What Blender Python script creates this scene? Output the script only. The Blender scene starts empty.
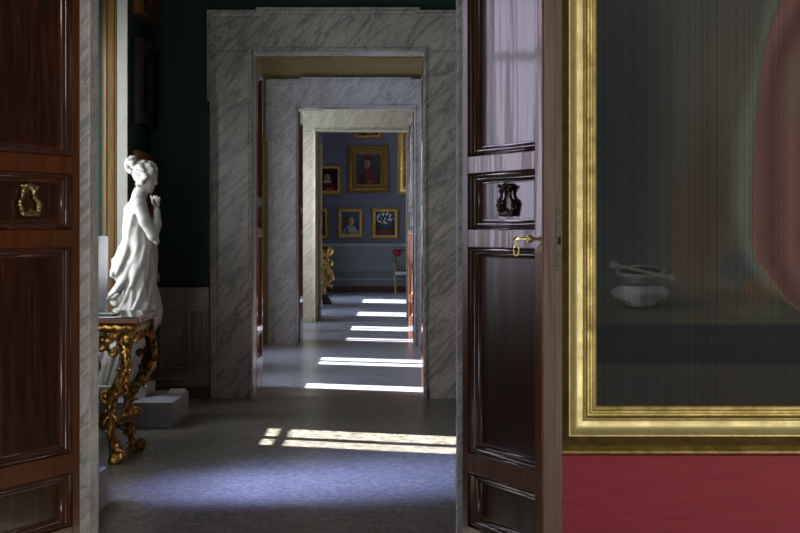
import bpy, bmesh, math, random
import numpy as np
from mathutils import Vector, Matrix

random.seed(7)
rng = np.random.RandomState(5)
SC = bpy.context.scene
COL = SC.collection
PI = math.pi

# measured place: eye height, focal length in px, vanishing point of the enfilade
FPX, XV, YH, EYE = 1824.0, 393.5, 229.0, 1.56
def wx(px, Y): return (px - XV) / FPX * Y
def wz(py, Y): return EYE - (py - YH) / FPX * Y

# ------------------------------------------------------------------ helpers
def tag(o, label=None, cat=None, group=None, kind=None):
    if label: o['label'] = label
    if cat: o['category'] = cat
    if group: o['group'] = group
    if kind: o['kind'] = kind
    return o

def empty(name, loc, rz=0.0, label=None, cat=None, group=None, kind=None):
    o = bpy.data.objects.new(name, None)
    o.empty_display_size = 0.1
    COL.objects.link(o)
    o.location = loc
    o.rotation_euler = (0, 0, rz)
    return tag(o, label, cat, group, kind)

def link_mesh(name, me, m, parent=None, smooth=False, angle=40):
    if m is not None:
        for mm in (m if isinstance(m, (list, tuple)) else [m]):
            me.materials.append(mm)
    if smooth:
        for p in me.polygons: p.use_smooth = True
        try: me.set_sharp_from_angle(angle=math.radians(angle))
        except Exception: pass
    o = bpy.data.objects.new(name, me)
    COL.objects.link(o)
    if parent is not None: o.parent = parent
    return o

def obj(name, bm, m, parent=None, smooth=False, angle=40, loc=None, rz=None):
    me = bpy.data.meshes.new(name)
    bm.to_mesh(me); bm.free()
    o = link_mesh(name, me, m, parent, smooth, angle)
    if loc is not None: o.location = loc
    if rz is not None: o.rotation_euler = (0, 0, rz)
    return o

def struct(name, bm, m, label, cat, smooth=False, **k):
    return tag(obj(name, bm, m, None, smooth, **k), label, cat, kind='structure')

def box(bm, x0, x1, y0, y1, z0, z1, bevel=0.0, mi=0):
    vs = [bm.verts.new(p) for p in ((x0,y0,z0),(x1,y0,z0),(x1,y1,z0),(x0,y1,z0),
                                    (x0,y0,z1),(x1,y0,z1),(x1,y1,z1),(x0,y1,z1))]
    fs = [bm.faces.new([vs[i] for i in f]) for f in ((3,2,1,0),(4,5,6,7),(0,1,5,4),(1,2,6,5),(2,3,7,6),(3,0,4,7))]
    for f in fs: f.material_index = mi
    if bevel > 0:
        es = list({e for f in fs for e in f.edges})
        bmesh.ops.bevel(bm, geom=es, offset=bevel, segments=2, profile=0.6, affect='EDGES')
    return vs

def ring(bm, pts, prof, closed=True, sgn=1, y=0.0):
    """sweep a profile (offset, height toward -Y) along a path of (x, z) points with mitred corners"""
    n = len(pts)
    dirs = []
    for i in range(n if closed else n - 1):
        a, b = pts[i], pts[(i + 1) % n]
        L = math.hypot(b[0]-a[0], b[1]-a[1])
        dirs.append(((b[0]-a[0])/L, (b[1]-a[1])/L))
    nor = [(sgn*d[1], -sgn*d[0]) for d in dirs]
    mit = []
    for i in range(n):
        if closed: n1, n2 = nor[i-1], nor[i]
        else:
            n1 = nor[max(i-1, 0)]; n2 = nor[min(i, n-2)]
        q = 1 + n1[0]*n2[0] + n1[1]*n2[1]
        mit.append(((n1[0]+n2[0])/q, (n1[1]+n2[1])/q))
    rows = [[bm.verts.new((p[0]+m[0]*o, y-h, p[1]+m[1]*o)) for (o, h) in prof] for p, m in zip(pts, mit)]
    for i in range(n if closed else n - 1):
        A, B = rows[i], rows[(i+1) % n]
        for j in range(len(prof)-1):
            bm.faces.new((A[j], A[j+1], B[j+1], B[j]))
    if not closed:
        for r in (rows[0], rows[-1]):
            try: bm.faces.new(r)
            except Exception: pass

def rect(x0, x1, z0, z1): return [(x0,z0),(x1,z0),(x1,z1),(x0,z1)]

def lathe(bm, prof, seg=24, c=(0,0,0)):
    rows = []
    for r, z in prof:
        rows.append([bm.verts.new((c[0]+r*math.cos(2*PI*k/seg), c[1]+r*math.sin(2*PI*k/seg), c[2]+z)) for k in range(seg)])
    for a, b in zip(rows, rows[1:]):
        for k in range(seg):
            bm.faces.new((a[k], a[(k+1)%seg], b[(k+1)%seg], b[k]))
    for r in (rows[0], rows[-1]):
        try: bm.faces.new(r)
        except Exception: pass

def tube(bm, pts, rad, seg=10, closed=False):
    pts = [Vector(p) for p in pts]
    n = len(pts)
    rad = rad if isinstance(rad, (list, tuple)) else [rad]*n
    rows = []
    up = Vector((0, 0, 1))
    for i, p in enumerate(pts):
        if closed: t = pts[(i+1) % n] - pts[i-1]
        else: t = pts[min(i+1, n-1)] - pts[max(i-1, 0)]
        t.normalize()
        u = t.cross(up)
        if u.length < 1e-3: u = t.cross(Vector((0, 1, 0)))
        u.normalize(); v = t.cross(u)
        rows.append([bm.verts.new(p + rad[i]*(math.cos(2*PI*k/seg)*u + math.sin(2*PI*k/seg)*v)) for k in range(seg)])
    for i in range(n if closed else n-1):
        a, b = rows[i], rows[(i+1) % n]
        for k in range(seg):
            bm.faces.new((a[k], a[(k+1)%seg], b[(k+1)%seg], b[k]))
    if not closed:
        for r in (rows[0], rows[-1]):
            try: bm.faces.new(r)
            except Exception: pass

# ---------------------------------------------------------- implicit sculpting
class Field:
    def __init__(s, lo, hi, h):
        s.lo = np.array(lo, float); s.h = h
        s.n = [int(math.ceil((hi[i]-lo[i])/h))+1 for i in range(3)]
        s.ax = [(lo[i]+h*np.arange(s.n[i])).astype('f4') for i in range(3)]
        s.F = np.full(s.n, .3, 'f4')
    def block(s, lo, hi):
        sl = []
        for i in range(3):
            a = max(0, int((lo[i]-s.lo[i])/s.h)-1); b = min(s.n[i], int((hi[i]-s.lo[i])/s.h)+3)
            if b <= a: return None
            sl.append(slice(a, b))
        return (tuple(sl), s.ax[0][sl[0]][:,None,None], s.ax[1][sl[1]][None,:,None], s.ax[2][sl[2]][None,None,:])
    def put(s, sl, d, k, sub=False):
        A = s.F[sl]
        if sub:
            d = -d
            if k > 0:
                h = np.maximum(k-np.abs(A-d), 0)/k
                s.F[sl] = np.maximum(A, d)+h*h*k*.25
            else: s.F[sl] = np.maximum(A, d)
            return
        if k > 0:
            h = np.maximum(k-np.abs(A-d), 0)/k
            s.F[sl] = np.minimum(A, d)-h*h*k*.25
        else: s.F[sl] = np.minimum(A, d)
    def cap(s, a, b, ra, rb=None, k=.02, disp=None, sub=False):
        rb = ra if rb is None else rb
        a = np.array(a, 'f4'); b = np.array(b, 'f4')
        R = max(ra, rb)+k+.03
        bl = s.block(np.minimum(a, b)-R, np.maximum(a, b)+R)
        if bl is None: return
        sl, X, Y, Z = bl
        d = b-a; L = float((d*d).sum())
        if L < 1e-10: t = np.zeros((1,1,1), 'f4')
        else: t = np.clip(((X-a[0])*d[0]+(Y-a[1])*d[1]+(Z-a[2])*d[2])/L, 0, 1)
        D = np.sqrt((X-a[0]-t*d[0])**2+(Y-a[1]-t*d[1])**2+(Z-a[2]-t*d[2])**2)-(ra+(rb-ra)*t)
        if disp is not None: D = D+disp(X, Y, Z)
        s.put(sl, D, k, sub)
    def path(s, pts, rad, k=.02, disp=None):
        for i in range(len(pts)-1): s.cap(pts[i], pts[i+1], rad[i], rad[i+1], k, disp)
    def ell(s, c, r, k=.02, M=None, disp=None, sub=False):
        R = max(r)+k+.03
        bl = s.block([c[i]-R for i in range(3)], [c[i]+R for i in range(3)])
        if bl is None: return
        sl, X, Y, Z = bl
        x, y, z = X-c[0], Y-c[1], Z-c[2]
        if M is not None:
            x, y, z = (M[0][0]*x+M[0][1]*y+M[0][2]*z, M[1][0]*x+M[1][1]*y+M[1][2]*z, M[2][0]*x+M[2][1]*y+M[2][2]*z)
        q = np.sqrt((x/r[0])**2+(y/r[1])**2+(z/r[2])**2)
        g = np.sqrt((x/r[0]**2)**2+(y/r[1]**2)**2+(z/r[2]**2)**2)+1e-6
        D = q*(q-1)/g
        if disp is not None: D = D+disp(X, Y, Z)
        s.put(sl, D, k, sub)
    def mesh(s, name, m, parent=None):
        V, Q = nets(s.F, s.lo, s.h)
        me = bpy.data.meshes.new(name)
        me.from_pydata(V.tolist(), [], Q.tolist())
        return link_mesh(name, me, m, parent, True, 180)

def nets(F, lo, h):
    n = F.shape; C = (n[0]-1, n[1]-1, n[2]-1)
    S = F < 0
    cnt = np.zeros(C, 'f4'); P = [np.zeros(C, 'f4') for _ in range(3)]
    for ax in range(3):
        o1, o2 = [a for a in range(3) if a != ax]
        for u in (0, 1):
            for v in (0, 1):
                o = [0, 0, 0]; o[o1] = u; o[o2] = v
                e = list(o); e[ax] = 1
                a = F[o[0]:o[0]+C[0], o[1]:o[1]+C[1], o[2]:o[2]+C[2]]
                b = F[e[0]:e[0]+C[0], e[1]:e[1]+C[1], e[2]:e[2]+C[2]]
                m = (a < 0) != (b < 0)
                den = np.where(m, a-b, 1)
                t = np.where(m, a/den, 0)
                cnt += m
                P[ax] += t
                P[o1] += m*u; P[o2] += m*v
    act = cnt > 0
    ids = np.full(C, -1, 'i4'); I = np.argwhere(act)
    ids[act] = np.arange(len(I))
    V = np.stack([P[c][act]/cnt[act] for c in range(3)], 1)
    V = (I+V)*h+lo
    Q = []
    def faces(m, flip, c0, c1, c2, c3):
        q = np.stack([c[m] for c in (c0, c1, c2, c3)], 1)
        f = flip[m]
        q[f] = q[f][:, ::-1]
        Q.append(q)
    m = S[:-1,1:-1,1:-1] != S[1:,1:-1,1:-1]; fl = ~S[:-1,1:-1,1:-1]
    faces(m, fl, ids[:, :-1, :-1], ids[:, 1:, :-1], ids[:, 1:, 1:], ids[:, :-1, 1:])
    m = S[1:-1,:-1,1:-1] != S[1:-1,1:,1:-1]; fl = ~S[1:-1,:-1,1:-1]
    faces(m, fl, ids[:-1, :, :-1], ids[:-1, :, 1:], ids[1:, :, 1:], ids[1:, :, :-1])
    m = S[1:-1,1:-1,:-1] != S[1:-1,1:-1,1:]; fl = ~S[1:-1,1:-1,:-1]
    faces(m, fl, ids[:-1, :-1, :], ids[1:, :-1, :], ids[1:, 1:, :], ids[:-1, 1:, :])
    return V, np.concatenate(Q)

# ------------------------------------------------------------------ materials
def lin(c):
    return tuple(((v/255)/12.92 if v/255 <= .04045 else (((v/255)+.055)/1.055)**2.4) for v in c)

class NT:
    def __init__(s, name):
        s.m = bpy.data.materials.new(name); s.m.use_nodes = True
        s.t = s.m.node_tree; s.b = s.t.nodes['Principled BSDF']
        s.co = None
    def n(s, typ, ins=None, **kw):
        nd = s.t.nodes.new(typ)
        for k, v in kw.items(): setattr(nd, k, v)
        for k, v in (ins or {}).items():
            if hasattr(v, 'is_output'): s.t.links.new(v, nd.inputs[k])
            else: nd.inputs[k].default_value = v
        return nd
    def coord(s, scale=(1,1,1), rot=(0,0,0), kind='Object'):
        if s.co is None: s.co = s.n('ShaderNodeTexCoord')
        src = s.co.outputs[kind]
        if any(rot): src = s.n('ShaderNodeMapping', {'Vector': src, 'Rotation': rot}).outputs[0]
        return s.n('ShaderNodeMapping', {'Vector': src, 'Scale': scale}).outputs[0]
    def noise(s, vec, scale=5, detail=4, rough=.55, dist=0):
        return s.n('ShaderNodeTexNoise', {'Vector': vec, 'Scale': scale, 'Detail': detail, 'Roughness': rough, 'Distortion': dist}).outputs[0]
    def ramp(s, fac, stops):
        r = s.n('ShaderNodeValToRGB', {'Fac': fac})
        e = r.color_ramp.elements
        while len(e) < len(stops): e.new(.5)
        for k, (p, c) in zip(e, stops):
            k.position = p; k.color = (*c, 1) if len(c) == 3 else c
        return r.outputs[0]
    def mix(s, fac, a, b, mode='MIX'):
        d = s.n('ShaderNodeMix', data_type='RGBA', blend_type=mode)
        for i, v in ((0, fac), (6, a), (7, b)):
            if hasattr(v, 'is_output'): s.t.links.new(v, d.inputs[i])
            else: d.inputs[i].default_value = v if i == 0 else (*v, 1)
        return d.outputs[2]
    def set(s, **k):
        for key, v in k.items():
            key = key.replace('_', ' ')
            if hasattr(v, 'is_output'): s.t.links.new(v, s.b.inputs[key])
            else: s.b.inputs[key].default_value = (*v, 1) if isinstance(v, tuple) and len(v) == 3 else v
        return s
    def bump(s, h, strength=.2, dist=.01):
        b = s.n('ShaderNodeBump', {'Height': h, 'Strength': strength, 'Distance': dist})
        s.t.links.new(b.outputs[0], s.b.inputs['Normal'])
        return s

def m_wood(name, dark, mid, light, rough=.2, coat=.6, wav=.12, figure=1.0):
    t = NT(name)
    v = t.coord((9, 9, .7))
    f = t.noise(v, 2.2, 5, .6, 1.2*figure)
    g = t.noise(t.coord((70, 70, 1.5)), 3, 3, .6)
    c = t.ramp(f, [(.28, dark), (.5, mid), (.72, light)])
    c = t.mix(.35, c, t.ramp(g, [(.35, (.25,.25,.25)), (.65, (1,1,1))]), 'MULTIPLY')
    h = t.noise(t.coord((5, 5, .45)), 1.6, 2, .5)
    t.set(Base_Color=c, Roughness=rough, Coat_Weight=coat, Coat_Roughness=.07)
    b = t.n('ShaderNodeBump', {'Height': h, 'Strength': wav, 'Distance': .03})
    t.t.links.new(b.outputs[0], t.b.inputs['Normal']); t.t.links.new(b.outputs[0], t.b.inputs['Coat Normal'])
    return t.m

def m_marble(name, base, base2, vein, rough=.3, scale=1.0, ang=-.75, amount=1.0):
    t = NT(name)
    v = t.coord((4.5*scale, 1.2*scale, 1.0*scale), (0, ang, 0))
    a = t.noise(v, 2.0, 6, .62, .6)
    veins = t.ramp(a, [(.0, (1,1,1)), (.455, (.9,.9,.9)), (.495, (1-.85*amount,)*3), (.52, (1-.3*amount,)*3), (.56, (1,1,1))])
    b = t.noise(t.coord((9*scale, 2*scale, 2.2*scale), (0, ang+.12, 0)), 2.6, 5, .65, 1.0)
    v2 = t.ramp(b, [(.40, (1,1,1)), (.485, (1-.5*amount,)*3), (.53, (1,1,1))])
    cl = t.noise(t.coord((1.6, 1.6, 1.2), (0, ang, 0)), 1.5, 4, .6)
    c = t.mix(t.ramp(cl, [(.35, (0,0,0)), (.65, (1,1,1))]), base, base2)
    vm = t.mix(1.0, veins, v2, 'MULTIPLY')
    c = t.mix(vm, vein, c)
    t.set(Base_Color=c, Roughness=rough)
    return t.m

def m_plain(name, c, rough=.5, metal=0.0, var=.15, scale=6, coat=0.0, bump=0.0, spec=.5):
    t = NT(name)
    n = t.noise(t.coord(), scale, 5, .6)
    lo = tuple(x*(1-var) for x in c); hi = tuple(min(1, x*(1+var)) for x in c)
    t.set(Base_Color=t.ramp(n, [(.3, lo), (.7, hi)]), Roughness=rough, Metallic=metal, Coat_Weight=coat, Specular_IOR_Level=spec)
    if bump: t.bump(t.noise(t.coord(), scale*6, 3), bump, .01)
    return t.m

def m_gold(name, c, c2, rough=.38, metal=.85, scale=14):
    t = NT(name)
    n = t.noise(t.coord(), scale, 5, .65)
    sp = t.noise(t.coord(), 55, 3, .7)
    col = t.ramp(n, [(.3, c2), (.6, c)])
    col = t.mix(t.ramp(sp, [(.27, (.75,.75,.75)), (.33, (0,0,0))]), col, (.06,.03,.008))
    t.set(Base_Color=col, Roughness=t.ramp(n, [(.3, (rough+.15,)*3), (.7, (rough,)*3)]), Metallic=metal)
    t.bump(n, .15, .01)
    return t.m

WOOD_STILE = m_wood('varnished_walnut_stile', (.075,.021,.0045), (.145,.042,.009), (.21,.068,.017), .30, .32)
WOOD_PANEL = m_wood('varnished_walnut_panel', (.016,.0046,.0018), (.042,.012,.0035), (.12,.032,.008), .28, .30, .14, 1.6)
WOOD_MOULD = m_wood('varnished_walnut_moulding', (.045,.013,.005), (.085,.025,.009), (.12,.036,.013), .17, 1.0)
WOOD_EDGE = m_wood('worn_walnut_edge', (.09,.047,.03), (.15,.082,.053), (.21,.125,.086), .45, .1)
WOOD_EDGE_OLD = m_wood('worn_grey_walnut_edge', (.09,.065,.05), (.145,.11,.09), (.20,.165,.13), .55, .0)
WOOD_FAR = m_wood('reddish_walnut', (.09,.025,.009), (.16,.045,.015), (.22,.07,.026), .22, .7)
GREY_DOOR = m_plain('grey_painted_wood', (.20,.21,.24), .3, coat=.3)
MARBLE_GREY = m_marble('grey_green_veined_marble', (.42,.44,.40), (.52,.53,.48), (.10,.115,.12), .28, .62, -.75, .8)
MARBLE_LILAC = m_marble('lilac_grey_marble', (.45,.45,.48), (.54,.54,.57), (.17,.15,.16), .28, .75, -.75, .7)
MARBLE_CREAM = m_marble('cream_veined_marble', (.52,.475,.365), (.60,.55,.42), (.25,.22,.16), .3, .75, -.75, .65)
MARBLE_DOOR = m_marble('white_veined_jamb_marble', (.62,.62,.60), (.72,.72,.70), (.16,.18,.19), .3, 1.3, -.75, .7)
MARBLE_DADO = m_marble('dark_brown_grey_marble', (.26,.24,.22), (.36,.335,.31), (.07,.065,.065), .35, 1.4, -.6, .35)
SKIRT = m_marble('reddish_brown_marble', (.085,.032,.016), (.11,.045,.024), (.04,.014,.008), .35, 2)
STATUE = m_plain('white_statuary_marble', (.43,.42,.40), .45, var=.05, scale=5)
PLINTH = m_plain('pale_grey_painted_plinth', (.25,.27,.31), .5, var=.04)
GOLD_BRIGHT = m_gold('bright_gold_leaf', (.74,.645,.31), (.64,.545,.24), .42, .62)
GOLD_DARK = m_gold('tarnished_gold_leaf', (.62,.42,.13), (.38,.23,.06), .35, .8)
GOLD_OLD = m_gold('antique_gilding', (.36,.19,.042), (.09,.038,.008), .28, .88, 26)
GOLD_FAR = m_gold('gilded_frame', (.85,.58,.18), (.55,.34,.08), .36, .75, 18)
BRASS = m_gold('polished_brass', (.78,.64,.30), (.5,.38,.14), .25, 1.0, 60)
BRONZE = m_gold('dark_bronze', (.10,.075,.05), (.05,.035,.025), .3, .9, 60)
IRON = m_plain('dark_iron', (.09,.085,.08), .5, .7, .3, 40)
BLACK = m_plain('keyhole_black', (.004,.004,.004), .8)
TOP_STONE = m_plain('dark_polished_stone', (.05,.055,.065), .06, var=.3, scale=12, coat=.5)
INLAY_BROWN = m_plain('red_brown_inlay_stone', (.13,.045,.016), .25, var=.3, scale=20)
INLAY_PALE = m_plain('pink_white_inlay_stone', (.50,.36,.32), .25, var=.3, scale=40)
CARD = m_plain('white_caption_card', (.75,.76,.80), .5, var=.03)
LABELCARD = m_plain('beige_plate', (.55,.47,.33), .5, var=.05)
CHAIR_FABRIC = m_plain('grey_green_upholstery', (.16,.17,.15), .7)
CHAIR_SEAT = m_plain('pale_grey_upholstery', (.55,.55,.52), .7)
RED_CLOTH = m_plain('red_velvet', (.30,.02,.02), .7)

def m_silk(name, c, fx=90, fz=2.5, rough=.55, amt=.25, kind='Object', spec=.3):
    t = NT(name)
    n = t.noise(t.coord((fx*.03, fx*.03, fx)), fz, 4, .6)
    n2 = t.noise(t.coord(), 1.2, 3, .5)
    lo = tuple(x*(1-amt) for x in c); hi = tuple(x*(1+amt) for x in c)
    col = t.ramp(n, [(.3, lo), (.7, hi)])
    col = t.mix(.25, col, t.ramp(n2, [(.3, (.6,.6,.6)), (.7, (1,1,1))]), 'MULTIPLY')
    t.set(Base_Color=col, Roughness=rough, Specular_IOR_Level=spec)
    return t.m
RED_SILK = m_silk('crimson_silk_wall', (.415,.046,.066), 60, 2.5, .6, .18)
GREEN_SILK = m_silk('dark_green_silk_wall', (.0055,.040,.031), 60, 2.5, .6, .2)
OCHRE = m_silk('ochre_wall_covering', (.27,.215,.095), 40, 2.5, .7, .08)
BLUE_SILK = m_silk('slate_blue_wall_covering', (.15,.15,.195), 40, 2.5, .65, .1)
GREY_DADO = m_plain('blue_grey_painted_dado', (.22,.24,.26), .45, var=.06)
PLASTER = m_plain('pale_ceiling_plaster', (.5,.48,.44), .8, var=.05)
DIM_WALL = m_plain('dim_wall_covering', (.10,.095,.09), .8, var=.1)
GREY_STONE = m_plain('pale_grey_stone_reveal', (.36,.36,.33), .5, var=.08)
SHUTTER = m_wood('ochre_wood_shutter', (.10,.050,.008), (.145,.076,.014), (.19,.105,.022), .4, .1)
WIN_WOOD = m_plain('white_window_wood', (.6,.6,.58), .5)

def m_terrazzo(name, c0, c1, c2, rough):
    t = NT(name)
    v = t.coord((1, 1, 1))
    vo = t.n('ShaderNodeTexVoronoi', {'Vector': v, 'Scale': 40.0, 'Randomness': 1.0})
    sep = t.n('ShaderNodeSeparateColor', {'Color': vo.outputs['Color']})
    chips = t.ramp(sep.outputs[0], [(.0, c0), (.30, c0), (.34, c1), (.8, c1), (.86, c2)])
    big = t.noise(t.coord((.5, .5, .5)), 1.3, 4, .6)
    col = t.mix(.5, chips, t.ramp(big, [(.3, (.62,.62,.62)), (.7, (1,1,1))]), 'MULTIPLY')
    fine = t.noise(t.coord(), 110, 2, .6)
    col = t.mix(.35, col, t.ramp(fine, [(.35, (.45,.45,.45)), (.65, (1,1,1))]), 'MULTIPLY')
    t.set(Base_Color=col, Roughness=t.ramp(fine, [(.3, (rough-.05,)*3), (.7, (rough+.08,)*3)]), Specular_IOR_Level=.5)
    return t.m
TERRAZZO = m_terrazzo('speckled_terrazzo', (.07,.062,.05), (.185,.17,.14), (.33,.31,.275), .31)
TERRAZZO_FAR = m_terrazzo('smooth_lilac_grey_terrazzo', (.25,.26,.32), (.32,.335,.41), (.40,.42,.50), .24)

def m_canvas(name, rough=.6, spec=.14):
    t = NT(name)
    at = t.n('ShaderNodeAttribute', attribute_name='paint')
    w = t.noise(t.coord((170, 1, 9)), 3.0, 3, .6)
    w2 = t.noise(t.coord((9, 1, 170)), 3.0, 3, .6)
    c = t.mix(.5, at.outputs['Color'], t.ramp(w, [(.3, (.55,.55,.55)), (.7, (1.25,1.25,1.25))]), 'MULTIPLY')
    c = t.mix(.3, c, t.ramp(w2, [(.3, (.6,.6,.6)), (.7, (1.2,1.2,1.2))]), 'MULTIPLY')
    t.set(Base_Color=c, Roughness=rough, Specular_IOR_Level=spec)
    return t.m
CANVAS = m_canvas('aged_oil_on_canvas')
CANVAS_GLOSS = m_canvas('glazed_portrait', .25, .5)

def canvas_mesh(w, h, nx, nz, fn):
    """flat grid in XZ (centre at x=0,z=0) facing -Y, painted by fn(u,v) -> 0..255"""
    U, V = np.meshgrid(np.linspace(0, 1, nx), np.linspace(0, 1, nz))
    rgb = np.clip(fn(U, V), 0, 255)/255.0
    L = np.where(rgb <= .04045, rgb/12.92, ((rgb+.055)/1.055)**2.4)
    P = np.stack([(U-.5)*w, np.zeros_like(U), (.5-V)*h], -1).reshape(-1, 3)
    I = np.arange(nx*nz).reshape(nz, nx)
    Q = np.stack([I[1:, :-1], I[1:, 1:], I[:-1, 1:], I[:-1, :-1]], -1).reshape(-1, 4)
    me = bpy.data.meshes.new('canvas')
    me.from_pydata(P.tolist(), [], Q.tolist())
    at = me.attributes.new('paint', 'FLOAT_COLOR', 'POINT')
    at.data.foreach_set('color', np.concatenate([L.reshape(-1, 3), np.ones((nx*nz, 1))], 1).astype('f4').ravel())
    return me

def sst(a, b, x):
    t = np.clip((x-a)/(b-a), 0, 1); return t*t*(3-2*t)
def over(base, col, m):
    return base*(1-m[..., None])+np.array(col, float)*m[..., None]
def ellm(X, Y, cx, cy, rx, ry, soft=.25):
    return 1-sst(1-soft, 1+soft, np.sqrt(((X-cx)/rx)**2+((Y-cy)/ry)**2))

# ------------------------------------------------------------------ room shell
Y1F, Y1B = 7.80, 7.98          # wall with the near doorway
Y2F, Y2B = 16.83, 17.30        # green wall
Y3F, Y3B = 24.55, 25.02        # ochre wall
Y4F, Y4B = 30.58, 30.98        # wall with the cream door
Y5 = 45.15                     # slate blue end wall
XL, XR, ZC = -2.25, 4.6, 5.4
OX0, OX1, OH = -1.30, 0.28, 3.20

def wall_with_opening(name, y0, y1, m, label, x0, x1):
    bm = bmesh.new()
    box(bm, XL-.6, x0, y0, y1, 0, ZC)
    box(bm, x1, XR, y0, y1, 0, ZC)
    box(bm, x0, x1, y0, y1, OH+.03, ZC)
    return struct(name, bm, m, label, 'wall')

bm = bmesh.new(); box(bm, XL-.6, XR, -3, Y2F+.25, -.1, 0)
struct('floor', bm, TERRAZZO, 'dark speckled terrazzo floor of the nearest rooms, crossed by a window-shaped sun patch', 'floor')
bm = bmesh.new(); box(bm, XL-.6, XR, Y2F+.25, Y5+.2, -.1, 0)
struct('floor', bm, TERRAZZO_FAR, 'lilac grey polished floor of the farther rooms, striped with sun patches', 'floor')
bm = bmesh.new(); box(bm, XL-.6, XR, -3, Y5+.2, ZC, ZC+.1)
struct('ceiling', bm, PLASTER, 'plaster ceiling over the row of rooms', 'ceiling')

wall_with_opening('wall_red', Y1F, Y1B, RED_SILK, 'crimson silk covered wall beneath the large gilt framed painting', OX0+.015-.03, .27+.03)
wall_with_opening('wall_green', Y2F, Y2B, GREEN_SILK, 'very dark green silk wall behind the white statue', OX0-.03, OX1+.03)
wall_with_opening('wall_ochre', Y3F, Y3B, OCHRE, 'ochre yellow wall above the second marble door frame', OX0-.03, OX1+.03)
wall_with_opening('wall_far', Y4F, Y4B, OCHRE, 'wall holding the cream marble door frame', OX0-.03, OX1+.03)
bm = bmesh.new(); box(bm, XL-.6, XR, Y5, Y5+.2, 0, ZC)
struct('wall_blue', bm, BLUE_SILK, 'slate blue end wall hung with gilt framed portraits', 'wall')
bm = bmesh.new(); box(bm, XR, XR+.15, -3, Y5+.2, 0, ZC)
struct('wall_right', bm, DIM_WALL, 'right side wall of the rooms', 'wall')
bm = bmesh.new(); box(bm, XL-.6, XR, -3.15, -3, 0, ZC)
struct('wall_back', bm, DIM_WALL, 'wall behind the viewpoint', 'wall')

SILL, HEAD = .95, 3.15
XG = -2.76
WINDOWS = []
def left_wall(y0, y1, wins, m, label):
    """window wall: every pier, parapet and head is a wall piece of its own"""
    wins = [(w + (w[0]-w[1]-.11, w[0]+w[1]+.11)) if len(w) == 2 else w for w in wins]
    edges = [y0]
    for c, hw, a, b in wins: edges += [a, b]
    edges.append(y1)
    def piece(*q):
        bm = bmesh.new(); box(bm, *q); struct('wall_left', bm, m, label, 'wall')
    for a, b in zip(edges[::2], edges[1::2]):
        piece(XL-.6, XL, a, b, 0, ZC)
    for c, hw, a, b in wins:
        piece(XL-.6, XG+.02, a, b, 0, SILL)
        piece(XL-.6, XL, a, b, HEAD+.1 if c != 14.38 else 4.1, ZC)
        if c == 14.38: piece(XL-.6, XG+.02, a, b, HEAD+.1, 4.1)
        WINDOWS.append((c, hw, a, b))
left_wall(-3, Y1F, [(1.2,.75),(4.6,.75)], DIM_WALL, 'left window wall of the room with the large painting')
left_wall(Y1B, Y2F, [(10.1,.62),(14.38,.62,13.65,15.36)], GREEN_SILK, 'dark green left window wall beside the statue')
left_wall(Y2B, Y3F, [(18.5,.72),(22.35,.62)], OCHRE, 'left window wall of the ochre room')
left_wall(Y3B, Y4F, [(26.65,.36),(29.55,.62)], OCHRE, 'left window wall of the room behind the second door')
left_wall(Y4B, Y5, [(34.4,.8),(40.4,1.0)], BLUE_SILK, 'left window wall of the slate blue room')

for i, (c, hw, a, b) in enumerate(WINDOWS):
    bm = bmesh.new()
    for y0, y1 in ((a, c-hw), (c+hw, b), (c-.085, c+.085)):
        box(bm, XG-.03, XG+.02, y0, y1, SILL, HEAD+.1)
    for z0, z1 in ((SILL-.03, SILL+.005), (SILL+.075, SILL+.10) if i in (2, 3) else (SILL-.03, SILL+.06), (HEAD-.5, HEAD-.44), (HEAD, HEAD+.1)):
        box(bm, XG-.028, XG+.018, a, b, z0, z1)
    if i in (6, 7, 8, 9): box(bm, XG-.03, XG+.02, a, b, SILL, SILL+.17)
    o = struct('window_%d' % (i+1), bm, WIN_WOOD, 'white casement window number %d along the left side wall' % (i+1), 'window')
    o['label'] = ['white casement window beside the viewpoint', 'white casement window just before the near doorway', 'white casement window nearest the near doorway in the green room',
                  'white casement window behind the statue', 'white casement window just beyond the green wall', 'white casement window before the second door frame',
                  'narrow white casement window just beyond the second door frame', 'white casement window before the cream door frame',
                  'wide white casement window just beyond the cream door frame', 'wide white casement window nearest the slate blue end wall'][i]

# unseen board added outside the third window to block sun from its far half
bm = bmesh.new(); box(bm, XL-2.35, XL-.62, 10.80, 10.84, SILL-.1, HEAD+.3, .004)
struct('trim_9', bm, SHUTTER, 'outer shutter outside the window nearest the doorway', 'shutter')

bm = bmesh.new()
for y0, y1 in ((-.8,-.7),(.55,.65),(1.9,2.0)): box(bm, XR-.06, XR+.02, y0, y1, .9, 3.5)
for z0, z1 in ((.85,.95),(2.6,2.68),(3.45,3.55)): box(bm, XR-.06, XR+.02, -.8, 2.0, z0, z1)
struct('window_11', bm, WIN_WOOD, 'white casement window in the right wall beside the viewpoint', 'window')

# stone reveal edge, shutter of the statue window
c, hw = 14.38, .62
yr = 15.36
bm = bmesh.new()
box(bm, XL-.075, XL+.012, yr-.018, yr+.0, 0, 4.1, .004)
box(bm, XL-.055, XL+.012, 13.65, 13.71, 0, 4.1, .004)
struct('trim_1', bm, GREY_STONE, 'pale stone edge of the window recess left of the statue', 'window trim')
bm = bmesh.new()
box(bm, XL-.198, XL-.078, yr-.022, yr-.004, .02, 4.0, .003)
ring(bm, rect(XL-.18, XL-.096, .3, 3.9), [(0,.0),(0,.008),(-.014,.010),(-.028,.0)], y=yr-.022)
sh = tag(obj('window_shutter', bm, SHUTTER), 'tall ochre brown wooden shutter folded into the window recess left of the statue', 'shutter')

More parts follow.
